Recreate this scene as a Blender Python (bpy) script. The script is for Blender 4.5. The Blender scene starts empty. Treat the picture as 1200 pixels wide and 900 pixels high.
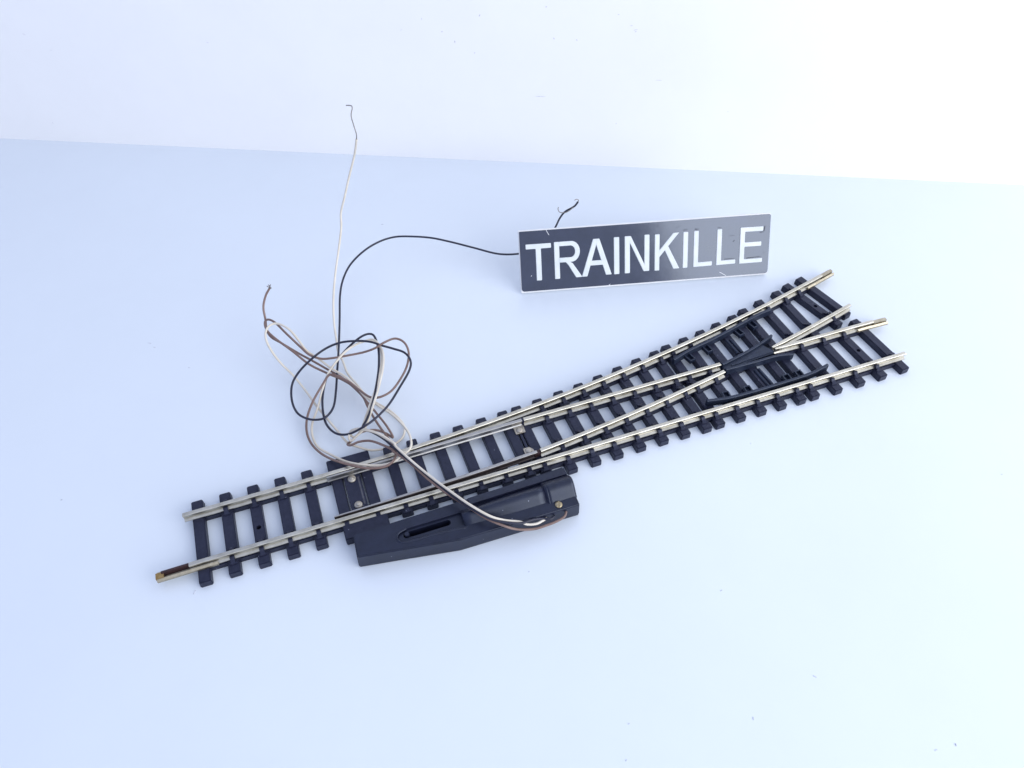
import bpy, bmesh, math, random
from mathutils import Vector, Matrix
S = 0.001                       # everything below is written in millimetres
random.seed(7)
scene = bpy.context.scene
C = scene.collection

# ---------------------------------------------------------------- camera
cam_d = bpy.data.cameras.new('camera'); cam = bpy.data.objects.new('camera', cam_d); C.objects.link(cam)
r = Vector((0.94204655, -0.33548219, 0.00008779)); u = Vector((0.25393746, 0.71323687, 0.65330616)); f = Vector((0.2192352, 0.61542252, -0.75709382))
M = Matrix((r, u, -f)).transposed().to_4x4(); M.translation = Vector((47.093, -136.118, 202.232)) * S
cam.matrix_world = M
cam_d.sensor_width = 36; cam_d.lens = 36 * 891.3 / 1200
cam_d.clip_start = 0.005; cam_d.clip_end = 50
scene.camera = cam

# ---------------------------------------------------------------- light
world = bpy.data.worlds.new('World'); scene.world = world; world.use_nodes = True
nt = world.node_tree; nt.nodes.clear()
wo = nt.nodes.new('ShaderNodeOutputWorld'); bg = nt.nodes.new('ShaderNodeBackground')
tc = nt.nodes.new('ShaderNodeTexCoord'); dt = nt.nodes.new('ShaderNodeVectorMath'); dt.operation = 'DOT_PRODUCT'
dt.inputs[1].default_value = Vector((0.80, -0.58, 0.10)).normalized()
rp = nt.nodes.new('ShaderNodeValToRGB')       # room: dimmer towards the left, bright window side to the right
rp.color_ramp.interpolation = 'EASE'
rp.color_ramp.elements[0].position = 0.30; rp.color_ramp.elements[0].color = (0.485, 0.58, 0.885, 1)
rp.color_ramp.elements[1].position = 0.80; rp.color_ramp.elements[1].color = (0.92, 1.0, 1.2, 1)
mr = nt.nodes.new('ShaderNodeMath'); mr.operation = 'MULTIPLY_ADD'; mr.inputs[1].default_value = 0.5; mr.inputs[2].default_value = 0.5
nt.links.new(tc.outputs['Generated'], dt.inputs[0]); nt.links.new(dt.outputs['Value'], mr.inputs[0])
nt.links.new(mr.outputs[0], rp.inputs[0]); nt.links.new(rp.outputs[0], bg.inputs[0]); nt.links.new(bg.outputs[0], wo.inputs[0])
bg.inputs[1].default_value = 0.96
def area(name, loc, target, size, watts, col):
    d = bpy.data.lights.new(name, 'AREA'); d.shape = 'RECTANGLE'; d.size = size[0] * S; d.size_y = size[1] * S
    d.energy = watts; d.color = col
    o = bpy.data.objects.new(name, d); C.objects.link(o); o.location = Vector(loc) * S
    o.rotation_euler = (Vector(target) - Vector(loc)).to_track_quat('-Z', 'Y').to_euler()
    return o
area('window_light', (490, -480, 270), (130, 60, 0), (640, 440), 3.6, (0.96, 0.975, 1.0))
scene.view_settings.view_transform = 'Standard'; scene.view_settings.look = 'None'
scene.view_settings.exposure = 0.0; scene.view_settings.gamma = 1.0

# ---------------------------------------------------------------- materials
def dust(m, scale, thr, col):
    """a sprinkle of pale lint specks lying in the plastic's surface"""
    n = m.node_tree; b = n.nodes['Principled BSDF']; t = n.nodes.new('ShaderNodeTexCoord'); v = n.nodes.new('ShaderNodeTexVoronoi'); v.inputs['Scale'].default_value = scale
    l = n.nodes.new('ShaderNodeMath'); l.operation = 'LESS_THAN'; l.inputs[1].default_value = thr; x = n.nodes.new('ShaderNodeMix'); x.data_type = 'RGBA'
    n.links.new(t.outputs['Object'], v.inputs['Vector']); n.links.new(v.outputs['Distance'], l.inputs[0]); n.links.new(l.outputs[0], x.inputs[0])
    n.links.new(b.inputs['Base Color'].links[0].from_socket, x.inputs[6]); x.inputs[7].default_value = (*col, 1); n.links.new(x.outputs[2], b.inputs['Base Color'])
def mat(name, col, rough=0.5, metal=0.0, spec=0.5, var=0.0, vscale=600, bump=0.0, bscale=2500, col2=None, rvar=0.0, coat=0.0, tint=None):
    m = bpy.data.materials.new(name); m.use_nodes = True; n = m.node_tree; b = n.nodes['Principled BSDF']
    b.inputs['Base Color'].default_value = (*col, 1); b.inputs['Roughness'].default_value = rough
    b.inputs['Metallic'].default_value = metal; b.inputs['Specular IOR Level'].default_value = spec
    b.inputs['Coat Weight'].default_value = coat
    if tint: b.inputs['Specular Tint'].default_value = (*tint, 1)
    tcn = n.nodes.new('ShaderNodeTexCoord')
    if var or col2 or rvar:
        nz = n.nodes.new('ShaderNodeTexNoise'); nz.inputs['Scale'].default_value = vscale; nz.inputs['Detail'].default_value = 6; nz.inputs['Roughness'].default_value = 0.65
        n.links.new(tcn.outputs['Object'], nz.inputs['Vector'])
        cr = n.nodes.new('ShaderNodeValToRGB'); cr.color_ramp.elements[0].position = 0.32; cr.color_ramp.elements[1].position = 0.72
        a = col; c2 = col2 or tuple(min(1, x * (1 + var)) for x in col); a = col if col2 else tuple(x * (1 - var) for x in col)
        cr.color_ramp.elements[0].color = (*a, 1); cr.color_ramp.elements[1].color = (*c2, 1)
        n.links.new(nz.outputs['Fac'], cr.inputs[0]); n.links.new(cr.outputs[0], b.inputs['Base Color'])
        if rvar:
            ma = n.nodes.new('ShaderNodeMath'); ma.operation = 'MULTIPLY_ADD'; ma.inputs[1].default_value = rvar * 2; ma.inputs[2].default_value = rough - rvar
            n.links.new(nz.outputs['Fac'], ma.inputs[0]); n.links.new(ma.outputs[0], b.inputs['Roughness'])
    if bump:
        n2 = n.nodes.new('ShaderNodeTexNoise'); n2.inputs['Scale'].default_value = bscale; n2.inputs['Detail'].default_value = 4
        bp = n.nodes.new('ShaderNodeBump'); bp.inputs['Strength'].default_value = bump; bp.inputs['Distance'].default_value = 0.0002
        n.links.new(tcn.outputs['Object'], n2.inputs['Vector']); n.links.new(n2.outputs['Fac'], bp.inputs['Height']); n.links.new(bp.outputs[0], b.inputs['Normal'])
    return m
TABLE = mat('table_laminate', (0.735, 0.785, 0.84), 0.22, spec=0.42, var=0.02, vscale=9, bump=0.03, bscale=260)
WALL = mat('backboard_paint', (0.905, 0.895, 0.885), 0.55, spec=0.3, var=0.02, vscale=14, bump=0.12, bscale=160)
PLASTIC = mat('sleeper_plastic', (0.008, 0.009, 0.023), 0.46, spec=0.5, col2=(0.019, 0.020, 0.042), tint=(0.75, 0.82, 1.0), vscale=700, bump=0.25, bscale=3500, rvar=0.12)
MOTOR = mat('housing_plastic', (0.009, 0.011, 0.027), 0.36, spec=0.55, tint=(0.78, 0.86, 1.0), var=0.3, vscale=250, bump=0.12, bscale=2500, rvar=0.10)
FROG = mat('frog_plastic', (0.014, 0.020, 0.040), 0.42, spec=0.5, tint=(0.78, 0.86, 1.0), var=0.3, vscale=500, bump=0.1, rvar=0.1)
dust(PLASTIC, 300, .055, (.13, .14, .18)); dust(MOTOR, 260, .05, (.22, .24, .30))
RAIL = mat('nickel_silver', (0.47, 0.44, 0.36), 0.38, metal=1, col2=(0.69, 0.66, 0.58), vscale=260, bump=0.10, bscale=1800, rvar=0.12)
BLADE = mat('bright_steel', (0.38, 0.37, 0.36), 0.42, metal=1, col2=(0.48, 0.47, 0.45), vscale=300, rvar=0.05)
BLADE_SHADE = mat('shaded_steel', (0.035, 0.028, 0.030), 0.45, metal=0.3, col2=(0.07, 0.05, 0.05), vscale=400)  # recess shade and dark sleeper reflections put into the steel's colour
JOIN = mat('worn_brass', (0.36, 0.31, 0.22), 0.45, metal=1, col2=(0.56, 0.51, 0.40), vscale=500, bump=0.15, rvar=0.12)
JOIN_END = mat('tarnished_copper', (0.034, 0.018, 0.022), 0.5, metal=0.3, col2=(0.075, 0.036, 0.034), vscale=700, bump=0.2)
RIVET = mat('rivet_steel', (0.42, 0.38, 0.32), 0.50, metal=0.85, col2=(0.56, 0.52, 0.45), vscale=500, bump=0.05)
STRIP = mat('dull_strip', (0.10, 0.10, 0.12), 0.5, metal=0.4, var=0.4, vscale=600)
SCREW = mat('screw_brass', (0.34, 0.26, 0.15), 0.42, metal=1, col2=(0.52, 0.45, 0.30), vscale=900, bump=0.2)
SIGNBLK = mat('plate_gloss_black', (0.020, 0.024, 0.050), 0.13, spec=1.0, var=0.2, vscale=120, bump=0.05, bscale=300, rvar=0.05, tint=(0.80, 0.88, 1.0))
SIGNWHT = mat('plate_white_core', (0.80, 0.80, 0.80), 0.4, var=0.03, vscale=400)
LETTER = mat('letter_white', (0.66, 0.70, 0.70), 0.40, col2=(0.78, 0.80, 0.79), vscale=160, bump=0.2, bscale=900)
W_WHITE = mat('insulation_cream', (0.64, 0.57, 0.46), 0.46, col2=(0.80, 0.74, 0.64), vscale=110, bump=0.15)
W_BLACK = mat('insulation_black', (0.014, 0.015, 0.035), 0.40, var=0.3, vscale=200, bump=0.1)
W_BROWN = mat('insulation_brown', (0.155, 0.095, 0.080), 0.45, col2=(0.26, 0.175, 0.145), vscale=150, bump=0.15)
SMUDGE = mat('dark_smudge', (0.012, 0.014, 0.03), 0.45, spec=.3)
STRAND = mat('bare_strand', (0.25, 0.22, 0.20), 0.45, metal=0.8, var=0.3, vscale=900)

# ---------------------------------------------------------------- helpers
def link(name, bm, m, parent=None, smooth=False, label=None, bevel=0.0, seg=2):
    if bevel:
        bm.normal_update()
        es = [e for e in bm.edges if len(e.link_faces) == 2 and e.calc_face_angle(0) > 0.5]
        bmesh.ops.bevel(bm, geom=es, offset=bevel * S, segments=seg, affect='EDGES', clamp_overlap=True)
    bmesh.ops.recalc_face_normals(bm, faces=bm.faces)
    me = bpy.data.meshes.new(name); bm.to_mesh(me); bm.free()
    me.materials.append(m)
    for p in me.polygons: p.use_smooth = smooth
    o = bpy.data.objects.new(name, me); C.objects.link(o)
    if parent:
        o.parent = parent
        o.matrix_parent_inverse = Matrix.Identity(4)
        if parent_chain_loc(parent): o.location = -parent_chain_loc(parent)
    if label: o['label'] = label
    return o
def parent_chain_loc(p):
    v = Vector((0, 0, 0))
    while p: v = v + p.location; p = p.parent
    return v
def thing(name, label, cat, loc):
    o = bpy.data.objects.new(name, None); C.objects.link(o); o.location = Vector(loc) * S; o['label'] = label; o['category'] = cat
    o.empty_display_size = 0.01
    return o
def prism(bm, pts, z0, z1, inset=0.0):
    """vertical prism over a polygon (mm); the top may be drawn in by inset"""
    n = len(pts); cx = sum(p[0] for p in pts) / n; cy = sum(p[1] for p in pts) / n
    lo = [bm.verts.new((x * S, y * S, z0 * S)) for x, y in pts]
    hi = []
    for x, y in pts:
        d = Vector((cx - x, cy - y)); d = d.normalized() * inset if d.length > 0 else d
        hi.append(bm.verts.new(((x + d.x) * S, (y + d.y) * S, z1 * S)))
    bm.faces.new(lo[::-1]); bm.faces.new(hi)
    for i in range(n): bm.faces.new((lo[i], lo[(i + 1) % n], hi[(i + 1) % n], hi[i]))
def obox(bm, c, ax, l, w, z0, z1, l2=None, w2=None):
    """box centred at c=(x,y), long axis ax (2D), length l, width w; top size may differ"""
    a = Vector(ax).normalized(); b = Vector((-a.y, a.x)); c = Vector(c)
    l2 = l if l2 is None else l2; w2 = w if w2 is None else w2
    vs = []
    for (L, W, z) in ((l, w, z0), (l2, w2, z1)):
        for i, j in ((-1, -1), (1, -1), (1, 1), (-1, 1)):
            q = c + a * (L / 2 * i) + b * (W / 2 * j); vs.append(bm.verts.new((q.x * S, q.y * S, z * S)))
    for F in ((3, 2, 1, 0), (4, 5, 6, 7), (0, 1, 5, 4), (1, 2, 6, 5), (2, 3, 7, 6), (3, 0, 4, 7)): bm.faces.new([vs[i] for i in F])
def sweep(bm, path, prof, scales=None, dz=None):
    """sweep a closed (lateral, z) profile along a plan path"""
    rings = []; P = [Vector(p) for p in path]
    for i, p in enumerate(P):
        t = (P[min(i + 1, len(P) - 1)] - P[max(i - 1, 0)]).normalized(); nn = Vector((-t.y, t.x)); sc = scales[i] if scales else 1.0; h = dz[i] if dz else 0.0
        rings.append([bm.verts.new(((p.x + nn.x * a * sc) * S, (p.y + nn.y * a * sc) * S, (z + h) * S)) for a, z in prof])
    k = len(prof)
    for A, B in zip(rings, rings[1:]):
        for j in range(k): bm.faces.new((A[j], A[(j + 1) % k], B[(j + 1) % k], B[j]))
    bm.faces.new(rings[0][::-1]); bm.faces.new(rings[-1])
def spline(pts, n=6):
    """Catmull-Rom through 3D points"""
    P = [Vector(p) for p in pts]
    if len(P) < 3: return P
    P = [P[0] * 2 - P[1]] + P + [P[-1] * 2 - P[-2]]; out = []
    for i in range(1, len(P) - 2):
        a, b, c, d = P[i - 1:i + 3]
        for k in range(n):
            t = k / n
            out.append(0.5 * ((2 * b) + (c - a) * t + (2 * a - 5 * b + 4 * c - d) * t * t + (3 * b - a - 3 * c + d) * t ** 3))
    out.append(P[-2]); return out
def tube(bm, pts, rad, seg=10):
    P = [Vector(p) for p in pts]; T = [(P[min(i + 1, len(P) - 1)] - P[max(i - 1, 0)]).normalized() for i in range(len(P))]
    nrm = T[0].orthogonal().normalized(); rings = []
    for p, t in zip(P, T):
        nrm = (nrm - t * nrm.dot(t)).normalized(); b = t.cross(nrm)
        rings.append([bm.verts.new((p + (nrm * math.cos(2 * math.pi * k / seg) + b * math.sin(2 * math.pi * k / seg)) * rad) * S) for k in range(seg)])
    for A, B in zip(rings, rings[1:]):
        for j in range(seg): bm.faces.new((A[j], A[(j + 1) % seg], B[(j + 1) % seg], B[j]))
    bm.faces.new(rings[0][::-1]); bm.faces.new(rings[-1])
def dome(bm, x, y, z, rad, h, seg=24, rings=5, skirt=0.3):
    rows = [[bm.verts.new(((x + rad * math.cos(2 * math.pi * k / seg)) * S, (y + rad * math.sin(2 * math.pi * k / seg)) * S, (z - skirt) * S)) for k in range(seg)]]
    for i in range(rings):
        a = i / rings * math.pi / 2
        rows.append([bm.verts.new(((x + rad * math.cos(a) * math.cos(2 * math.pi * k / seg)) * S, (y + rad * math.cos(a) * math.sin(2 * math.pi * k / seg)) * S, (z + h * math.sin(a)) * S)) for k in range(seg)])
    top = bm.verts.new((x * S, y * S, (z + h) * S))
    for A, B in zip(rows, rows[1:]):
        for k in range(seg): bm.faces.new((A[k], A[(k + 1) % seg], B[(k + 1) % seg], B[k]))
    for k in range(seg): bm.faces.new((rows[-1][k], rows[-1][(k + 1) % seg], top))
    bm.faces.new(rows[0][::-1])
def cut(o, bm, name='cut'):
    """subtract a closed mesh from an object and keep the result as plain mesh data"""
    bmesh.ops.recalc_face_normals(bm, faces=bm.faces)
    me = bpy.data.meshes.new(name); bm.to_mesh(me); bm.free(); c = bpy.data.objects.new(name, me); C.objects.link(c)
    c.matrix_world = Matrix.Identity(4)
    bpy.context.view_layer.update()
    md = o.modifiers.new('b', 'BOOLEAN'); md.operation = 'DIFFERENCE'; md.solver = 'EXACT'; md.object = c; md.use_self = True
    dg = bpy.context.evaluated_depsgraph_get(); nm = bpy.data.meshes.new_from_object(o.evaluated_get(dg))
    o.modifiers.clear(); o.data = nm; bpy.data.objects.remove(c)
WIRES = {
    'white': [[[74.9, 98.1, 62.0], [73.5, 100.2, 55.0], [70.4, 100.4, 47.0], [67.2, 98.7, 40.0], [64.9, 98.7, 34.0], [63.7, 96.6, 29.0], [60.5, 90.9, 23.0], [57.5, 85.6, 18.0], [54.5, 77.5, 14.0], [52.4, 69.3, 10.0], [51.4, 61.5, 7.0], [51.1, 61.9, 3.0], [51.8, 56.7, 2.0], [52.2, 51.2, 1.6], [54.2, 44.9, 1.6], [56.1, 39.4, 1.4], [58.7, 35.1, 1.0], [62.3, 30.1, 1.0], [64.6, 25.1, 1.0], [65.2, 21.3, 1.0], [63.7, 17.8, 1.0], [60.7, 15.8, 1.2], [56.7, 14.8, 1.5], [52.4, 15.4, 2.0], [49.2, 17.4, 2.5], [46.1, 20.1, 3.0], [44.2, 24.8, 3.5], [41.7, 31.3, 4.0], [39.2, 39.2, 3.0], [36.7, 47.6, 3.0], [34.2, 53.3, 5.0], [31.5, 57.0, 8.0], [29.6, 60.4, 11.0], [28.7, 63.4, 14.0], [29.0, 66.6, 15.0], [30.7, 68.5, 16.0], [33.5, 68.7, 16.0], [36.8, 64.8, 16.0], [38.9, 60.9, 14.0], [40.8, 56.5, 12.0], [43.8, 53.5, 10.0], [47.4, 48.6, 8.5], [51.0, 43.9, 8.0], [53.7, 38.5, 7.5], [55.7, 33.5, 7.0], [58.5, 28.9, 7.0], [62.4, 22.9, 7.0], [65.1, 15.1, 7.5], [65.2, 9.8, 8.0], [63.9, 7.0, 8.0], [61.3, 6.0, 7.5], [58.0, 4.8, 7.0], [53.7, 5.3, 6.5], [48.4, 7.5, 6.5], [44.0, 11.5, 5.0], [40.3, 16.9, 3.0], [36.7, 22.3, 2.0], [35.8, 27.5, 2.0], [36.7, 32.3, 2.5], [39.7, 37.1, 4.0], [42.7, 42.8, 6.0], [45.9, 46.5, 9.0], [49.4, 47.9, 12.0], [53.2, 50.5, 13.0], [57.6, 52.7, 13.0], [61.6, 52.9, 13.0], [64.4, 50.3, 13.0], [65.2, 46.2, 12.5], [63.9, 40.5, 12.0], [60.9, 33.8, 11.0], [58.0, 28.5, 10.0], [55.0, 24.2, 8.0], [52.6, 21.7, 6.0], [49.5, 20.2, 5.0], [47.3, 19.2, 4.5], [47.1, 20.7, 5.5], [49.2, 21.0, 7.0], [52.6, 18.7, 8.5], [56.3, 14.9, 9.5], [59.6, 9.8, 10.0], [60.2, 7.6, 10.0], [63.8, 0.0, 10.0], [67.7, -7.3, 10.0], [71.6, -14.3, 10.5], [75.5, -20.4, 10.5], [79.7, -25.0, 9.5], [83.4, -26.9, 8.0], [88.0, -28.2, 6.5], [90.0, -29.0, 5.2], [92.7, -29.5, 4.8], [94.7, -29.2, 4.8], [96.4, -28.6, 4.5]], [[59.4, 54.5, 11.5], [62.6, 54.3, 12.0], [64.3, 52.4, 12.4], [64.9, 48.5, 12.0], [63.6, 42.5, 11.2], [60.2, 35.0, 10.0], [57.0, 29.7, 9.0], [54.1, 25.5, 7.4], [52.0, 22.8, 5.6], [50.2, 21.7, 4.0], [48.4, 21.4, 3.2], [47.6, 22.5, 4.2], [48.7, 22.5, 5.6], [51.4, 20.6, 7.4], [55.2, 16.6, 8.8], [58.5, 11.6, 9.6]]],
    'black': [[[99.0, -28.7, 4.5], [97.3, -29.4, 4.8], [94.6, -28.6, 5.2], [91.5, -28.8, 6.5], [87.7, -29.1, 7.2], [83.1, -27.6, 8.2], [79.5, -25.5, 9.0], [75.3, -20.7, 9.6], [71.4, -14.7, 9.6], [67.6, -7.6, 9.2], [63.7, -0.1, 9.0], [60.0, 7.3, 9.0], [57.3, 13.2, 8.5], [54.5, 17.5, 8.0], [52.7, 19.5, 7.5], [52.1, 20.8, 8.0], [54.0, 23.1, 8.5], [56.8, 27.7, 9.0], [59.7, 34.1, 10.0], [62.3, 40.9, 11.0], [64.1, 48.2, 12.0], [64.3, 54.4, 12.5], [62.8, 56.1, 13.0], [59.4, 55.5, 13.0], [54.4, 53.9, 11.0], [49.4, 50.3, 9.5], [45.4, 46.9, 7.5], [42.7, 42.1, 5.5], [41.2, 36.2, 4.5], [41.0, 29.1, 4.5], [43.1, 23.7, 5.0], [46.8, 21.4, 5.5], [51.4, 18.9, 9.8], [56.3, 20.6, 10.5], [61.7, 24.3, 11.0], [67.0, 29.7, 12.0], [71.5, 34.7, 13.0], [73.1, 39.0, 13.0], [72.1, 43.3, 13.0], [68.9, 45.9, 13.5], [65.5, 48.0, 14.2], [62.2, 50.7, 14.5], [57.9, 52.7, 14.5], [52.6, 54.3, 14.0], [47.7, 54.4, 13.0], [42.5, 52.5, 12.0], [36.9, 50.7, 9.0], [33.3, 48.3, 6.0], [32.0, 42.6, 4.5], [32.9, 36.5, 4.5], [36.0, 32.7, 4.5], [39.9, 30.7, 5.2], [42.7, 31.7, 5.5], [45.0, 35.0, 5.5], [47.0, 41.2, 6.0], [48.7, 47.8, 6.5], [50.5, 54.6, 7.0], [52.3, 62.2, 7.0], [54.8, 73.6, 7.0], [57.3, 85.4, 7.2], [60.1, 92.8, 8.3], [64.6, 99.8, 9.0], [71.3, 105.5, 9.5], [78.2, 108.4, 10.0], [84.5, 109.2, 10.0], [90.4, 107.5, 10.0], [98.3, 104.4, 9.5], [105.8, 100.1, 8.5], [113.1, 95.2, 7.5], [121.6, 90.1, 6.0], [129.1, 88.6, 5.0], [135.0, 89.7, 4.0], [141.0, 91.0, 5.0], [145.1, 92.5, 7.0], [148.3, 94.9, 9.0], [150.9, 97.1, 11.0], [153.5, 98.0, 13.0], [157.1, 97.5, 15.0], [158.7, 97.4, 17.0]]],
    'brown': [[[102.7, -28.5, 4.6], [101.6, -29.8, 4.5], [99.1, -30.4, 4.2], [95.3, -30.6, 4.0], [91.6, -30.5, 4.0], [86.8, -29.5, 5.0], [82.9, -28.3, 7.4], [78.4, -24.6, 8.6], [74.4, -19.0, 9.0], [70.3, -13.4, 9.2], [66.4, -6.5, 9.0], [62.6, 1.6, 8.8], [58.9, 7.6, 8.5], [59.5, 7.6, 8.3], [56.7, 11.2, 8.0], [53.1, 15.0, 7.2], [49.6, 16.8, 6.0], [46.9, 17.5, 4.5], [46.0, 19.0, 3.6], [47.7, 20.3, 3.2], [51.2, 22.7, 3.0], [55.6, 22.6, 2.4], [58.8, 19.9, 2.5], [60.5, 17.2, 3.0], [59.6, 22.1, 3.5], [57.8, 27.6, 4.0], [55.5, 34.2, 4.5], [53.6, 39.8, 5.0], [50.0, 44.3, 6.2], [45.5, 48.0, 7.5], [40.4, 52.8, 9.0], [36.3, 58.1, 11.5], [31.5, 64.6, 13.5], [29.5, 68.9, 14.0], [29.4, 72.3, 14.5], [30.7, 72.7, 15.2], [32.8, 70.1, 15.5], [35.6, 64.5, 14.5], [39.0, 58.2, 13.0], [41.3, 54.3, 12.0], [44.6, 52.1, 11.0], [48.3, 51.5, 10.5], [53.7, 50.9, 10.5], [59.1, 49.6, 11.5], [63.0, 48.1, 13.6], [66.4, 48.3, 15.0], [70.5, 48.9, 15.0], [73.1, 46.9, 14.0], [73.6, 43.7, 12.0], [71.6, 39.2, 10.5], [68.0, 34.9, 9.5], [64.0, 31.6, 8.8], [59.9, 30.4, 8.8], [57.0, 31.7, 8.5], [54.7, 35.2, 8.5], [51.9, 40.0, 9.0], [48.8, 43.3, 9.5], [46.2, 45.6, 9.0], [43.1, 43.9, 7.0], [38.8, 40.1, 4.5], [35.7, 35.3, 3.0], [34.4, 30.1, 2.5], [34.7, 25.0, 2.5], [36.5, 19.9, 3.0], [39.4, 15.2, 4.0], [43.8, 9.9, 6.0], [49.5, 5.2, 7.2], [54.8, 3.5, 7.6], [58.0, 4.4, 8.0], [59.6, 7.9, 7.0], [59.7, 13.1, 4.5], [58.8, 18.0, 3.0], [57.0, 25.0, 2.6], [55.6, 32.5, 2.8], [55.0, 37.1, 3.2], [53.0, 41.4, 4.0], [50.2, 46.4, 4.8], [45.8, 51.5, 5.8], [42.0, 55.6, 7.0], [37.6, 59.5, 9.0], [33.2, 63.9, 11.0], [30.4, 66.4, 12.5], [29.4, 70.0, 13.0], [29.8, 73.7, 14.5], [30.3, 76.4, 18.0], [32.1, 78.5, 21.0], [34.1, 79.6, 23.0]]],
    'white_bare': [[[74.9, 98.1, 62.0], [75.1, 98.0, 64.0], [74.8, 98.8, 67.0], [74.6, 99.4, 70.0], [75.5, 100.4, 72.0], [75.3, 101.2, 72.5], [73.8, 101.9, 72.5]]],
    'black_bare': [[[158.6, 97.4, 16.8], [159.0, 97.6, 17.5], [158.3, 97.9, 18.0], [157.2, 97.6, 18.0]], [[157.1, 97.5, 15.0], [154.9, 96.4, 14.5], [152.7, 96.2, 14.0], [150.5, 96.6, 14.5], [150.0, 97.3, 15.5], [150.4, 98.0, 16.0]]],
    'brown_bare': [[[34.0, 79.4, 23.0], [34.6, 79.1, 23.3], [34.4, 79.5, 23.7], [34.0, 80.3, 24.0]], [[34.1, 79.6, 23.0], [33.8, 79.5, 23.8], [33.4, 79.8, 24.0]], [[34.2, 79.5, 23.3], [34.3, 79.7, 23.8], [34.8, 79.9, 24.2]]],
}
TABLE_DUST = [(-5.5, -15.1, 1.1, 60), (83.6, 132.1, 0.9, -20), (-13.5, 91.8, 1.3, -35), (-11.8, 88.9, 0.9, -35), (-0.5, 74.2, 0.8, -30), (-42.0, 30.4, 0.5, 0), (125.8, -98.3, 0.7, 70), (146.7, -94.5, 0.9, -45), (164.5, -120.1, 0.7, 0), (95.4, -88.8, 0.5, 0), (91.1, -96.4, 0.5, 20), (170.0, -120.7, 0.6, 80), (239.9, -59.9, 0.5, 0), (171.0, -22.5, 0.5, 0), (135.7, -64.8, 0.6, 10), (86.2, -41.0, 0.4, 0)]
WALL_MARKS = [(-4.5, 66.9, 1.4, 60, 1), (-20.3, 59.8, 1.2, 0, 1), (-15.2, 55.8, 1.3, 90, 1), (-194.1, 45.3, 0.8, 0, 0.5), (-203.1, 52.0, 1.6, -40, 0.5), (22.3, 71.2, 1, 0, 1), (25.9, 58.7, 1.2, -60, 1), (35.3, 58.4, 1, -60, 1), (58.7, 63.4, 2.2, 10, 0.6), (56.8, 65.0, 1.5, 0, 0.6), (51.2, 69.2, 1, 0, 0.6), (70.9, 42.7, 3.5, 0, 0.6), (21.0, 33.2, 6, 0, 0.5), (55.1, 21.8, 1, 80, 0.7), (58.8, 62.7, 1.0, 20, 0.8), (-7.1, 51.4, 1, 50, 0.8), (-28.3, 64.7, 1.2, 90, 0.5), (-122.0, 51.4, 1.5, 5, 0.4), (-210.2, 9.7, 1, -50, 0.6), (155.4, 70.2, 0.8, 0, 0.5), (102.6, 29.7, 0.8, 0, 0.5), (194.0, 61.9, 0.8, 10, 0.5), (-37.3, 59.9, 1.5, 40, 0.4)]

# ---------------------------------------------------------------- setting: white table and the white board behind it
bm = bmesh.new(); wd = Vector((440.6, -198.2)).normalized(); wn = Vector((-wd.y, wd.x)); w0 = Vector((144, 161.7))
obox(bm, w0 - wn * 399.5, wd, 1400, 800, -18, 0)
tbl = link('table_top', bm, TABLE); tbl['kind'] = 'structure'; tbl['label'] = 'smooth glossy white table top'
bm = bmesh.new(); obox(bm, w0 + wn * 6, wd, 1400, 12, -18, 330)
wl = link('back_wall', bm, WALL); wl['kind'] = 'structure'; wl['label'] = 'plain white wall standing behind the table'

# loose dust on the table and nicks in the wall paint (too small and many to count)
b = bmesh.new()
for x, y, l, a in TABLE_DUST: obox(b, (x, y), (math.cos(math.radians(a)), math.sin(math.radians(a))), l * 1.1, .28, .004, .12, l * .8, .2)
d = link('table_dust', b, mat('dust_grey', (0.58, 0.60, 0.66), .8, var=.3), None); d['kind'] = 'stuff'; d['label'] = 'tiny grey dust specks lying on the white table'
b = bmesh.new()
for s_, z, l, a, w in WALL_MARKS:
    pc = w0 + wd * s_ - wn * .02; ca, sa = math.cos(math.radians(a)), math.sin(math.radians(a)); l *= .42; ww = .22 * w; vs = []
    for dd in (-.03, .05):
        for i, j in ((-1, -.6), (.4, -1), (1, .5), (-.3, 1)):
            q = pc + wd * (ca * i * l - sa * j * ww) + wn * dd; vs.append(b.verts.new((q.x * S, q.y * S, (z + sa * i * l + ca * j * ww) * S)))
    for F in ((3, 2, 1, 0), (4, 5, 6, 7), (0, 1, 5, 4), (1, 2, 6, 5), (2, 3, 7, 6), (3, 0, 4, 7)): b.faces.new([vs[i] for i in F])
d = link('wall_marks', b, mat('mark_grey', (0.66, 0.63, 0.67), .8, var=.2), None); d['kind'] = 'stuff'; d['label'] = 'tiny grey nicks and scuffs scattered on the white wall'

# ---------------------------------------------------------------- the turnout
track = thing('railway_turnout', 'model railway turnout with silver rails, black sleepers and a side motor with loose wires', 'model railway track', (118, 2, 0))
def yo(x): return 8.7 + (max(0, x - 25) ** 2) / 1602.0
def so(x): return max(0, x - 25) / 801.0
ST = 2.4; RT = 4.9
XS = [-5.8 + i * (252 / 84.0) for i in range(85)]
def outer(x0, x1, off=0.0, n=40):
    out = []
    for i in range(n + 1):
        x = x0 + (x1 - x0) * i / n; t = Vector((1, so(x))).normalized(); nn = Vector((-t.y, t.x)); out.append(Vector((x, yo(x))) + nn * off)
    return out
RP = [(-1.1, ST), (1.1, ST), (1.1, ST + .28), (.32, ST + .62), (.26, ST + 1.62), (.64, ST + 1.8), (.66, RT - .14), (.52, RT), (-.52, RT), (-.66, RT - .14), (-.64, ST + 1.8), (-.26, ST + 1.62), (-.32, ST + .62), (-1.1, ST + .28)]
def rail(name, path, m=RAIL, prof=RP, scales=None, label=None, par=None):
    b = bmesh.new(); sweep(b, path, prof, scales); return link(name, b, m, par or track, label=label)
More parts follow.
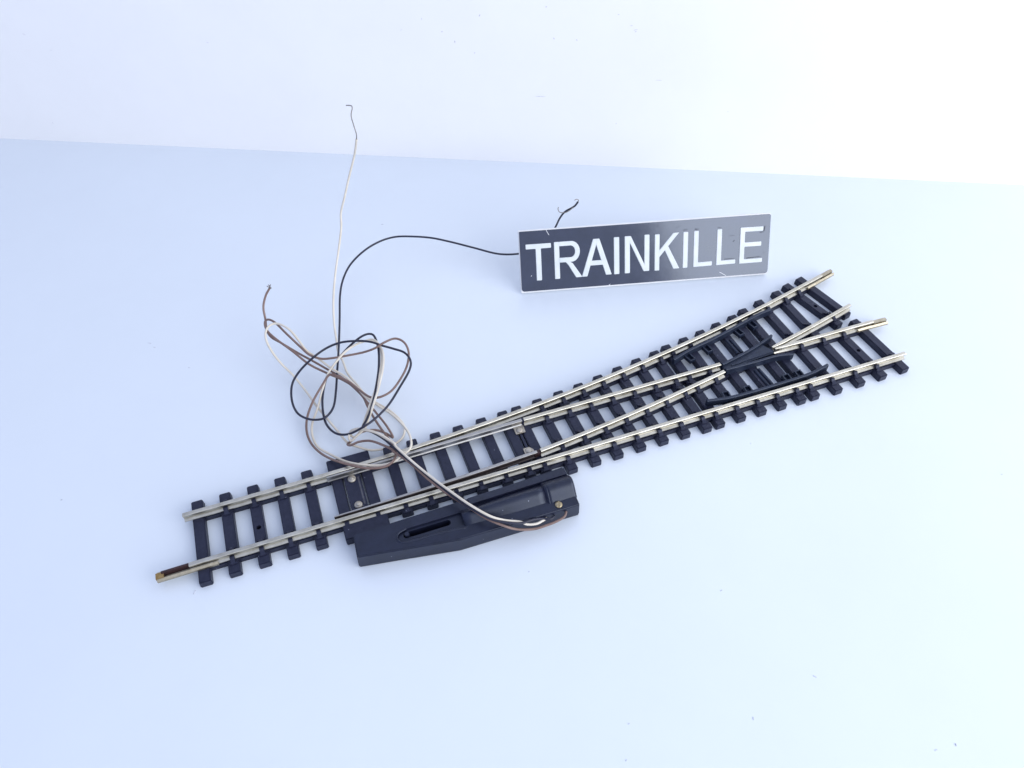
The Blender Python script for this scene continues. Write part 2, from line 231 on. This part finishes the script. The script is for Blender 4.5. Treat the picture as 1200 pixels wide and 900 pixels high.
stock1 = rail('stock_rail', [(-5.2, -8.7), (60, -8.7), (120, -8.7), (180, -8.7), (240.9, -8.7)], label='long straight silver rail on the motor side')
stock2 = rail('stock_rail', outer(-5.8, 237.2), label='curved outer silver rail on the far side')
rail('closure_rail', [(102.7, 8.7), (140, 8.7), (176.3, 8.7)], label='straight silver rail between the points and the frog')
inner = outer(108, 182, -17.4)
inner_path = [p for p in outer(98, 250, -17.4, 120) if 103.0 <= p.x <= 176.3]
rail('closure_rail', inner_path, label='curved silver rail between the points and the frog')
fa = [p for p in outer(180, 260, -17.4, 90) if 197.3 <= p.x <= 238.0]
rail('frog_rail', fa, scales=[min(1, .55 + .08 * i) for i in range(len(fa))], label='short silver frog rail of the diverging track')
fb = [(198.4 + i * 2, 8.62) for i in range(21)] + [(240.2, 8.62)]
rail('frog_rail', fb, scales=[min(1, .55 + .1 * i) for i in range(len(fb))], label='short silver frog rail of the straight track')
BP = [(-.75, ST + .15), (.75, ST + .15), (.75, ST + .4), (.4, ST + .7), (.4, ST + 1.6), (.58, ST + 1.8), (.58, RT - .12), (.46, RT - .02), (-.46, RT - .02), (-.58, RT - .12), (-.58, ST + 1.8), (-.4, ST + 1.6), (-.4, ST + .7), (-.75, ST + .4)]
def blade(pts, label):
    P = [Vector(p) for p in pts]; n = len(P)
    return rail('switch_blade', P, BLADE, BP, [.42 + .58 * min(1, i / (n * .75)) for i in range(n)], label)
def lerp_path(pts, n=24):
    S3 = spline([(x, y, 0) for x, y in pts], max(2, n // (len(pts) - 1))); return [(p.x, p.y) for p in S3]
blade(lerp_path([(37.2, 7.55), (60, 7.95), (80, 8.35), (102.0, 8.65)]), 'bright steel switch blade on the far side')
nb = lerp_path([(36.8, -7.15), (56, -6.85), (78, -6.2), (102.2, -5.05)])
nsc = [.42 + .58 * min(1, i / ((len(nb) - 1) * .75)) for i in range(len(nb))]
nbl = rail('switch_blade', nb, BLADE_SHADE, BP, nsc, 'thin switch blade on the motor side, shade painted on its flank')  # body takes the dark colour that stands in for shade beside the rail
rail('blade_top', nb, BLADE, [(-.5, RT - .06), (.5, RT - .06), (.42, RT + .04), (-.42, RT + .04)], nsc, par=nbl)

# webs of plastic that run under the rails and join the sleepers
def web(path, w=2.5):
    b = bmesh.new(); sweep(b, path, [(-w / 2, .25), (w / 2, .25), (w / 2, 2.05), (-w / 2, 2.05)]); link('sleeper_web', b, PLASTIC, track)
web([(-2, -8.85), (38.2, -8.85)]); web([(51, -9.0), (238, -9.0)]); web(outer(-2, 38, 0, 10)); web(outer(51, 230, 0.1))
web([(104, 8.6), (160, 8.6), (235.5, 8.6)], 2.3); web([p for p in outer(100, 250, -17.4, 80) if 104 < p.x < 236], 2.2)

# sleepers: (x of left edge at far end, far end y, x of left edge at near end, near end y)
SL = [(-3.7, 14.4, -3.6, -14.4), (4.6, 14.4, 4.7, -14.3), (13.0, 14.4, 13.1, -14.2), (21.4, 14.5, 21.4, -14.2), (29.7, 14.3, 29.7, -13.9),
      (38.2, 14.8, 38.2, -10.2), (47.7, 14.7, 47.7, -10.2), (56.3, 14.8, 56.3, -11.6), (64.1, 15.0, 64.2, -11.6), (72.1, 15.2, 72.3, -11.6), (80.0, 15.4, 80.3, -11.6),
      (88.2, 15.9, 88.6, -11.6), (95.9, 16.3, 96.3, -11.6), (101.0, 16.7, 101.5, -11.8), (108.8, 17.3, 109.6, -13.9), (117.0, 18.2, 117.8, -13.8), (124.8, 19.1, 125.7, -13.7),
      (132.7, 20.3, 133.9, -13.5), (140.8, 21.7, 142.0, -13.6), (148.8, 23.0, 150.0, -13.6), (156.6, 24.2, 157.9, -13.8), (161.9, 25.5, 162.9, -13.7), (169.7, 26.7, 170.9, -13.7),
      (177.3, 28.0, 178.9, -13.7), (184.8, 29.5, 186.7, -13.8), (192.5, 31.0, 194.4, -13.9), (198.1, 32.8, 199.8, -13.8), (206.4, 34.9, 208.8, -14.2), (215.4, 37.1, 218.2, -14.1),
      (221.3, 39.2, 228.3, 12.9), (228.4, 40.8, 234.4, 16.4), (225.6, 10.2, 227.4, -14.0), (234.4, 13.6, 236.8, -13.8)]
def cross_y(k, xc, yf, yn):
    """plan heights where the rails cross this sleeper, with the side(s) that carry rail chairs"""
    out = []
    if yn < -8.7: out.append((-8.7, 0.0))
    if yf > 8.8 and not k == 32 and not k == 31: out.append((yo(xc), so(xc)))
    return out
hole_at = {2: -1.6, 29: 24.5, 31: -0.5}
PITCH = []
def add_chair(b, x, y, slope, side, big=1.0):
    """clip that grips the rail foot, with the little square boss beside it"""
    t = Vector((1, slope)).normalized(); n = Vector((-t.y, t.x)) * side; w = 1.35 * random.uniform(.92, 1.05) * big
    base = Vector((x, y)); pr = [(.50, ST - .1), (3.0, ST - .1), (2.9, ST + .35), (1.7, ST + .75), (1.25, ST + 1.42), (.62, ST + 1.42), (.45, ST + .75)]
    rows = []
    for e in (-w / 2, w / 2):
        rows.append([b.verts.new(((base.x + t.x * e + n.x * a) * S, (base.y + t.y * e + n.y * a) * S, z * S)) for a, z in pr])
    k = len(pr)
    for j in range(k): b.faces.new((rows[0][j], rows[0][(j + 1) % k], rows[1][(j + 1) % k], rows[1][j]))
    b.faces.new(rows[0][::-1]); b.faces.new(rows[1])
    q = base + n * 2.55; obox(b, q, t, 2.3, .75, ST - .12, ST + .42, 2.0, .6)
for k, (xf, yf, xn, yn) in enumerate(SL):
    W = 3.45
    b = bmesh.new()
    A = Vector((xf + W / 2, yf)); B = Vector((xn + W / 2, yn)); d = (A - B); ln = d.length; mid = (A + B) / 2
    obox(b, mid, d, ln, W + .12, 0, ST, ln - .2, W - .12)
    b.normal_update(); es = [e for e in b.edges if max(v.co.z for v in e.verts) > ST * S * .9]
    bmesh.ops.bevel(b, geom=es, offset=.24 * S, segments=2, affect='EDGES')
    def xat(y): return xf + W / 2 + (xn - xf) * (yf - y) / (yf - yn)
    # rails that cross this sleeper
    cr = []
    if yn < -8.7 or k in (5, 6): cr.append((-8.7, 0.0, (-1,) if 5 <= k <= 13 else (-1, 1)))
    if k < 31:
        x = xat(yf - 5); cr.append((yo(xat(yo(x))), so(x), (1,) if 5 <= k <= 13 else (-1, 1)))
    if 14 <= k <= 22:
        x = xat(0); cr.append((8.7, 0, (-1, 1))); xx = xat(0); cr.append((yo(xx) - 17.4 + .3, so(xx), (-1, 1)))
    if 27 <= k <= 28:
        cr.append((8.62, 0, (-1,))); xx = xat(12); cr.append((yo(xx) - 17.4 + .4, so(xx), (1,)))
    if k in (29, 30):
        xx = xat(18); cr.append((yo(xx) - 17.4 + .5, so(xx), (-1, 1)))
    if k in (31,): cr.append((8.62, 0, (-1,)))
    if k in (29,30): cr[0] = (cr[0][0], cr[0][1], (-1, 1))
    if k == 32: cr = [(-8.7, 0, (1,)), (8.62, 0, (1,))]
    if k == 0 or k == 30: cr = []
    for (y, s, sides) in cr:
        if k == 23 and y > -8: continue
        for sd in sides: add_chair(b, xat(y), y, s, sd)
    o = link('sleeper', b, PLASTIC, track)
    if k in hole_at:
        hb = bmesh.new(); bmesh.ops.create_cone(hb, cap_ends=True, segments=20, radius1=.72 * S, radius2=.72 * S, depth=3 * S, matrix=Matrix.Translation(Vector((xat(hole_at[k]), hole_at[k], 2.4)) * S)); cut(o, hb)
# tie bar with its two rivets, and the far and near cover slabs over it
b = bmesh.new(); prism(b, [(42.15, 11), (42.15, -8.0), (47.2, -8.0), (47.2, 11)], .9, 2.55); tie = link('tie_bar', b, PLASTIC, track, bevel=.12)
b = bmesh.new(); prism(b, [(46.2, 6.2), (46.2, -4.3), (46.7, -4.3), (46.7, 6.2)], 2.50, 2.62); link('slide_strip', b, STRIP, tie)
for y in (5.9, -4.1):
    b = bmesh.new(); dome(b, 44.5, y, 2.85, 1.3, .55, skirt=.4); dome(b, 44.5, y, 3.3, .72, .35); link('rivet', b, RIVET, tie, smooth=True)
b = bmesh.new(); obox(b, (44.85, 12.4), (1, 0), 13.6, 5.4, .05, 3.0); link('cover_slab', b, PLASTIC, track, bevel=.25)
b = bmesh.new(); obox(b, (45.2, -12.55), (1, 0), 13.6, 5.1, .05, 3.35); link('cover_slab', b, PLASTIC, track, bevel=.25)
# heel of the blades: link bar, straps and rivets
b = bmesh.new(); obox(b, (100.45, 1.9), (0, 1), 9.4, .9, .9, 2.3); heel = link('heel_link', b, PLASTIC, track, bevel=.1)
for y, s in ((6.25, 1), (-2.55, -1)):
    b = bmesh.new(); prism(b, [(98.8, y - 1.3), (102.1, y - 1.3), (102.3, y + 2.0 if s > 0 else y + 1.2), (98.8, y + 2.0 if s > 0 else y + 1.2)] if s > 0 else [(98.9, y + 1.4), (98.9, y - 2.1), (102.3, y - 2.1), (102.0, y + .2), (101.1, y + 1.4)], 2.48, 2.85); st = link('heel_strap', b, RIVET, heel, bevel=.08)
    b = bmesh.new(); dome(b, 100.4, y, 2.95, 1.1, .45, skirt=.3); link('rivet', b, RIVET, heel, smooth=True)
b = bmesh.new(); obox(b, (102.35, -4.95), (1, .1), 2.2, 1.5, 2.45, 4.3); link('heel_clip', b, JOIN_END, heel, bevel=.1)
b = bmesh.new(); obox(b, (102.3, 8.65), (1, 0), .7, 1.5, 2.45, 4.8); link('heel_clip', b, PLASTIC, heel, bevel=.08)

# frog: black casting with floor, wing rails and a flangeway
b = bmesh.new(); prism(b, [(176.9, 8.9), (176.9, 5.0), (183, 5.1), (186, 6.7), (197.4, 7.5), (198.4, 9.0), (197.0, 10.4), (195.6, 12.6), (189, 10.9)], 2.3, 3.9)
frog = link('frog', b, FROG, track, bevel=.12)
WP = [(-.45, 2.2), (.45, 2.2), (.45, 4.75), (.32, 4.92), (-.32, 4.92), (-.45, 4.75)]
b = bmesh.new(); sweep(b, lerp_path([(176.9, 8.3), (184, 9.75), (190, 11.2), (196, 13.0), (201, 14.9)], 24), WP); link('wing_rail', b, FROG, frog)
b = bmesh.new(); sweep(b, lerp_path([(176.9, 5.75), (183, 5.6), (190, 5.5), (197, 5.5), (203.2, 4.2)], 24), WP); link('wing_rail', b, FROG, frog)
b = bmesh.new(); prism(b, [(180, 7.6), (180, 6.8), (187, 7.3), (196.9, 7.9), (197.6, 8.8), (196.4, 10.0), (189, 9.2)], 3.7, 4.15); link('frog_nose', b, FROG, frog, bevel=.15)
# check rails with their sockets
def check(pts, label, sock, side):
    path = lerp_path(pts, 30); n = len(path)
    b = bmesh.new(); sweep(b, path, [(-.5, 2.2), (.5, 2.2), (.5, 4.85), (.36, 5.0), (-.36, 5.0), (-.5, 4.85)])
    c = link('check_rail', b, FROG, track, label=label)
    for x in sock:
        i = min(range(n), key=lambda j: abs(path[j][0] - x)); p = Vector(path[i]); t = (Vector(path[min(i + 1, n - 1)]) - Vector(path[max(i - 1, 0)])).normalized(); nn = Vector((-t.y, t.x)) * side
        b = bmesh.new()
        for e in (-1.05, 1.05): obox(b, p + t * e + nn * 2.0, nn, 3.3, .42, 2.3, 3.75)
        obox(b, p + nn * 3.5, t, 2.6, .42, 2.3, 3.7); obox(b, p + nn * 1.9, nn, 3.0, 1.9, 2.2, 2.6)
        link('check_socket', b, FROG, c)
check([(161.8, 16.0), (169.4, 18.3), (180, 20.4), (193, 23.6), (202, 25.9), (208.0, 26.8)], 'dark check rail beside the curved outer rail', (168.0, 175.6, 190.9, 198.5), -1)
check([(163.6, -4.6), (171.7, -5.9), (182, -6.2), (194, -6.1), (204, -5.7), (211.6, -4.3)], 'dark check rail beside the straight stock rail', (172.2, 180.6, 196.0, 201.6), 1)
# half round insulating channels on one sleeper each side of the frog
for (p, q) in (((185.6, 19.6), (186.3, 12.6)), ((187.6, 3.6), (188.3, -4.4))):
    for dx in (0, 1.6):
        b = bmesh.new(); P0 = Vector((p[0] + dx, p[1], 2.5)); P1 = Vector((q[0] + dx, q[1], 2.5)); tube(b, [P0.lerp(P1, i / 4) for i in range(5)], .55, 12); link('channel_bead', b, FROG, frog, smooth=False)

# rail joiners
def joiner(path, label, cap=True):
    prof = [(-1.5, ST - .05), (1.5, ST - .05), (1.55, ST + .75), (1.0, ST + 1.25), (.85, ST + 1.2), (1.2, ST + .65), (1.15, ST + .3), (-1.15, ST + .3), (-1.2, ST + .65), (-.85, ST + 1.2), (-1.0, ST + 1.25), (-1.55, ST + .75)]
    b = bmesh.new(); sweep(b, path, prof); j = link('rail_joiner', b, JOIN, track, label=label)
    return j
j = joiner([(-14.4, -8.8), (-9, -8.75), (-3, -8.7), (2.5, -8.7)], 'brass rail joiner sticking out at the plain end')
b = bmesh.new(); sweep(b, [(-13.0, -8.3), (-9, -8.25), (-5.4, -8.2)], [(-.45, ST + .3), (.55, ST + .3), (.5, ST + 1.75), (-.1, ST + 1.75)]); link('inner_strip', b, JOIN_END, j)
b = bmesh.new(); sweep(b, [(-14.6, -8.8), (-12.4, -8.77)], [(-1.0, ST + .35), (1.0, ST + .35), (.9, ST + 1.35), (-.9, ST + 1.35)]); link('end_plug', b, mat('plug_orange_brass', (0.30, 0.18, 0.06), .45, metal=.8, col2=(.46, .32, .14), vscale=900), j)
po = outer(229, 243.5, 0, 10)
j2 = joiner(po, 'brass rail joiner at the open end of the outer rail')
b = bmesh.new(); sweep(b, outer(237.6, 243.2, .1, 6), [(-.7, ST + .3), (.7, ST + .3), (.6, ST + 1.95), (-.6, ST + 1.95)]); link('inner_strip', b, JOIN, j2)
j3 = joiner([(233.4, 8.62), (238, 8.62), (246.4, 8.45)], 'brass rail joiner at the open end of the straight frog rail')
b = bmesh.new(); sweep(b, [(240.6, 8.6), (246.0, 8.45)], [(-.7, ST + .3), (.7, ST + .3), (.6, ST + 1.95), (-.6, ST + 1.95)]); link('inner_strip', b, JOIN, j3)

# ---------------------------------------------------------------- point motor on the side
b = bmesh.new(); prism(b, [(40.6, -15.6), (40.2, -23.3), (53, -25.3), (69.6, -28.0), (107.3, -28.5), (107.6, -13.9), (74, -14.9)], 0.03, 6.1, .25)
motor = link('point_motor', b, MOTOR, track, bevel=.35, seg=3)
def stadium(x0, x1, y0, y1, rad, n=10):
    out = []
    for i in range(n + 1):
        a = math.pi / 2 + math.pi * i / n; out.append((x0 + rad * math.cos(a), y0 + rad * math.sin(a)))
    for i in range(n + 1):
        a = -math.pi / 2 + math.pi * i / n; out.append((x1 + rad * math.cos(a), y1 + rad * math.sin(a)))
    return out
hb = bmesh.new(); prism(hb, stadium(54.6, 71.5, -21.2, -21.2, 2.2), 5.35, 9); cut(motor, hb)
hb = bmesh.new(); prism(hb, stadium(55.6, 68.0, -20.7, -20.7, .95), 2.0, 9); cut(motor, hb)
b = bmesh.new(); bmesh.ops.create_cone(b, cap_ends=True, segments=20, radius1=.85 * S, radius2=.72 * S, depth=4.0 * S, matrix=Matrix.Translation(Vector((55.7, -20.7, 4.1)) * S)); link('lever_pin', b, MOTOR, motor, bevel=.12)
# soft raised lip along the low side of the slot
b = bmesh.new(); lip = spline([(56.0, -18.9, 5.95), (53.6, -19.6, 6.0), (52.6, -21.2, 6.0), (53.6, -22.9, 6.0), (56.5, -23.4, 6.0), (62, -23.5, 6.0), (68, -23.9, 5.95), (72.6, -24.4, 5.9)], 6); tube(b, lip, .34, 10); link('slot_lip', b, MOTOR, motor, smooth=True)
# coil cover: two half cylinders of different size, the left end sloping down
def halfcyl(x0, x1, yc, r0, r1, zc, n=20, m=10, squash=1.0):
    b = bmesh.new(); rows = []
    for i in range(m + 1):
        t = i / m; x = x0 + (x1 - x0) * t; rr = r0 + (r1 - r0) * min(1, t * 1.6)
        rows.append([b.verts.new((x * S, (yc + rr * 1.22 * (1 - 2 * k / n)) * S, (zc + rr * squash * (.5 + .5 * math.cos(math.pi * (1 - 2 * k / n))) ** .62) * S)) for k in range(n + 1)] + [b.verts.new((x * S, (yc - rr * 1.22) * S, (zc - 1) * S)), b.verts.new((x * S, (yc + rr * 1.22) * S, (zc - 1) * S))])
    K = len(rows[0])
    for A, B in zip(rows, rows[1:]):
        for k in range(K): b.faces.new((A[k], A[(k + 1) % K], B[(k + 1) % K], B[k]))
    b.faces.new(rows[0][::-1]); b.faces.new(rows[-1]); return b
def fin(o):
    for p in o.data.polygons: p.use_smooth = len(p.vertices) == 4
    return o
fin(link('coil_cover', halfcyl(72.4, 98.4, -21.2, 2.3, 2.85, 6.0), MOTOR, motor))
fin(link('coil_cover', halfcyl(98.9, 107.35, -21.2, 3.5, 3.5, 5.95), MOTOR, motor))
fin(link('cover_collar', halfcyl(98.1, 99.0, -21.2, 2.86, 3.52, 5.96, m=6), MOTOR, motor))
b = bmesh.new(); sweep(b, [(76, -16.6), (107.3, -16.2)], [(-1.6, 6.0), (1.6, 6.0), (1.2, 6.7), (-1.2, 6.95)]); link('back_ledge', b, MOTOR, motor)
b = bmesh.new(); dome(b, 101.0, -26.4, 6.35, 1.15, .32, skirt=.5); scr = link('screw', b, SCREW, motor, smooth=True)
hb = bmesh.new(); obox(hb, (101.0, -26.4), (.45, 1), 3, .38, 6.4, 8); cut(scr, hb)

# ---------------------------------------------------------------- wires soldered to the motor (tubes through measured heights above the table)
def wire(kind, m, label, rad):
    b = bmesh.new()
    for s in WIRES[kind]: tube(b, spline(s, 7), rad, 12)
    w = link('wire', b, m, track, smooth=True, label=label)
    b = bmesh.new()
    for s in WIRES[kind + '_bare']: tube(b, spline(s, 5), .16, 8)
    link('bare_end', b, STRAND, w, smooth=True)
wire('white', W_WHITE, 'cream insulated wire rising in a long thin line at the back', .385)
wire('black', W_BLACK, 'black insulated wire arching across to behind the name plate', .385)
wire('brown', W_BROWN, 'brown insulated wire looping to the left', .385)

# ---------------------------------------------------------------- name plate
bl = Vector((124.811, 71.502, 0)); su = Vector((0.97405, -0.22633, 0)); sup = Vector((0.10973, 0.47223, 0.87462)); sn = Vector((-0.19795, -0.85192, 0.48481))
camp = Vector((47.09, -136.12, 202.23)); bl = bl + (camp - bl) * .0056
sign = thing('name_plate', 'glossy dark plate with white capitals leaning back on the white table', 'name plate', (bl.x + su.x * 50, bl.y + su.y * 50 + 4, 0))
def SP(a, v, d): return bl + su * a + sup * v + sn * d
def plate(b, pts, d0, d1):
    lo = [b.verts.new(SP(x, y, d0) * S) for x, y in pts]; hi = [b.verts.new(SP(x, y, d1) * S) for x, y in pts]; n = len(pts)
    b.faces.new(lo[::-1]); b.faces.new(hi)
    for i in range(n): b.faces.new((lo[i], lo[(i + 1) % n], hi[(i + 1) % n], hi[i]))
def rrect(x0, y0, x1, y1, rad, n=6):
    out = []
    for (cx, cy, a0, rr) in ((x1 - rad[0], y1 - rad[0], 0, rad[0]), (x0 + rad[1], y1 - rad[1], 90, rad[1]), (x0 + rad[2], y0 + rad[2], 180, rad[2]), (x1 - rad[3], y0 + rad[3], 270, rad[3])):
        for i in range(n + 1):
            a = math.radians(a0 + 90 * i / n); out.append((cx + rr * math.cos(a), cy + rr * math.sin(a)))
    return out
b = bmesh.new(); plate(b, rrect(.1, -.3, 99.25, 23.9, (.8, .3, .6, 1.3)), -1.9, -.35); link('backing', b, SIGNWHT, sign, bevel=.1)
b = bmesh.new(); plate(b, rrect(.45, .32, 99.1, 23.55, (.7, .3, 1.1, 1.2)), -.36, 0); face = link('plate_face', b, SIGNBLK, sign, bevel=.08)
# small chips in the white edge and scratches on the face
for x0, y0, x1, y1 in ((10.8, 23.5, 11.8, 21.6), (79.3, 2.2, 82.0, .6), (34.8, .35, 35.3, .75), (4.2, 6.2, 4.5, 6.5)):
    b = bmesh.new(); d = Vector((x1 - x0, y1 - y0)).normalized(); nn = Vector((-d.y, d.x)) * .09; plate(b, [(x0 + nn.x, y0 + nn.y), (x0 - nn.x, y0 - nn.y), (x1 - nn.x, y1 - nn.y), (x1 + nn.x, y1 + nn.y)], -.1, .03)
    link('scratch', b, SIGNWHT, face)
for x0, y0, x1, y1, ww in ((64.3, 19.75, 65.9, 19.9, .3), (68.8, 19.8, 70.4, 19.75, .35), (78.0, 19.7, 79.3, 19.75, .22), (81.0, 7.2, 85.2, 7.3, .22), (90.0, 6.95, 95.8, 7.25, .3), (96.5, 17.2, 96.9, 19.2, .5), (95.0, 16.7, 96.6, 16.9, .3), (84.3, 13.9, 84.9, 14.4, .35), (97.0, 8.6, 97.2, 8.9, .3), (54.0, 21.7, 54.3, 22.3, .3), (61.2, 20.6, 63.0, 21.8, .12), (82.5, 16.2, 84.8, 16.3, .12)):
    b = bmesh.new(); d = Vector((x1 - x0, y1 - y0)).normalized(); nn = Vector((-d.y, d.x)) * ww / 2; plate(b, [(x0 + nn.x, y0 + nn.y), (x0 - nn.x, y0 - nn.y), (x1 - nn.x * .5, y1 - nn.y * .5), (x1 + nn.x * .5, y1 + nn.y * .5)], -.1, .02)
    link('smudge', b, SMUDGE, face)
def stroke(a, c, w):
    a = Vector(a); c = Vector(c); d = (c - a).normalized(); nn = Vector((-d.y, d.x)) * w / 2
    return [tuple(a + nn), tuple(a - nn), tuple(c - nn), tuple(c + nn)]
B0, T0 = 4.75, 18.95
def poly_letter(polys, x):
    b = bmesh.new()
    for i, q in enumerate(polys):
        plate(b, q, -.2, .30 + .004 * i)
    return link('letter', b, LETTER, face, bevel=.14, seg=2)
def vbar(x0, x1, y0=None, y1=None): return [(x0, y0 or B0), (x1, y0 or B0), (x1, y1 or T0), (x0, y1 or T0)]
def hbar(x0, x1, y0, y1): return [(x0, y0), (x1, y0), (x1, y1), (x0, y1)]
poly_letter([[(2.6, 16.75), (6.4, 16.75), (6.4, 4.4), (8.45, 4.4), (8.45, 16.75), (12.4, 16.75), (12.4, 18.55), (2.6, 18.6)]], 0)
bowl_o = [(20.2 + 3.35 * math.cos(a), 14.75 + 4.0 * math.sin(a)) for a in [math.radians(90 - 180 * i / 14) for i in range(15)]]
bowl_i = [(19.9 + 1.75 * math.cos(a), 14.82 + 2.25 * math.sin(a)) for a in [math.radians(-90 + 180 * i / 14) for i in range(15)]]
bw = bmesh.new(); ring = [(13.55, 18.75)] + bowl_o + [(15.5, 10.75), (15.5, 12.57)] + bowl_i + [(15.5, 17.07), (15.5, 10.76)]
poly_letter([vbar(13.55, 15.55, 4.45, 18.75),
             [(15.5, 18.75)] + bowl_o + [(15.5, 10.75), (15.5, 12.57)] + bowl_i + [(15.5, 17.07)],
             [(17.4, 11.2), (19.4, 10.9), (20.6, 10.2), (24.3, 4.55), (21.85, 4.5), (18.9, 9.6), (17.9, 10.76)]], 0); bw.free()
poly_letter([[(28.75, 18.9), (31.2, 18.9), (35.9, 4.65), (33.6, 4.65), (29.95, 16.6), (26.3, 4.55), (24.1, 4.55)], hbar(27.4, 32.6, 8.7, 10.55)], 0)
poly_letter([vbar(36.85, 38.95, 4.55, 18.95)], 0)
poly_letter([vbar(41.1, 43.15, 4.6, 19.0), vbar(48.85, 50.85, 4.9, 19.05), [(41.9, 19.0), (43.5, 19.0), (50.2, 4.9), (48.6, 4.9)]], 0)
poly_letter([vbar(52.95, 54.85, 4.75, 18.9), [(54.6, 12.4), (60.2, 19.0), (62.6, 19.05), (54.6, 9.7)], [(56.6, 13.2), (58.2, 14.2), (62.9, 5.0), (60.5, 5.0)]], 0)
poly_letter([vbar(64.2, 66.15, 5.0, 19.0)], 0)
poly_letter([[(68.45, 19.1), (68.45, 5.05), (76.0, 5.15), (76.0, 6.8), (70.35, 6.75), (70.35, 19.1)]], 0)
poly_letter([[(77.7, 19.1), (77.7, 5.1), (85.5, 5.2), (85.5, 6.8), (79.65, 6.75), (79.65, 19.1)]], 0)
poly_letter([[(87.0, 19.1), (87.0, 5.0), (96.4, 5.0), (96.4, 6.6), (88.95, 6.6), (88.95, 11.55), (95.7, 11.5), (95.7, 13.2), (88.95, 13.2), (88.95, 17.4), (96.2, 17.3), (96.2, 19.05)]], 0)
# two prop legs behind, that keep the plate leaning
for a0 in (30, 68):
    b = bmesh.new(); vs = []
    for a in (a0, a0 + 2.5):
        p = SP(a, 14.5, -1.85); q = SP(a, 1.0, -1.85); g = Vector((p.x, p.y, 0)) + Vector((-sn.x, -sn.y, 0)).normalized() * 3.5; q.z = max(q.z, 0.02); g.z = 0.02
        vs.append([b.verts.new(v * S) for v in (p, q, g)])
    b.faces.new(vs[0]); b.faces.new(vs[1][::-1])
    for i in range(3): b.faces.new((vs[0][i], vs[0][(i + 1) % 3], vs[1][(i + 1) % 3], vs[1][i]))
    link('prop_leg', b, SIGNWHT, sign)
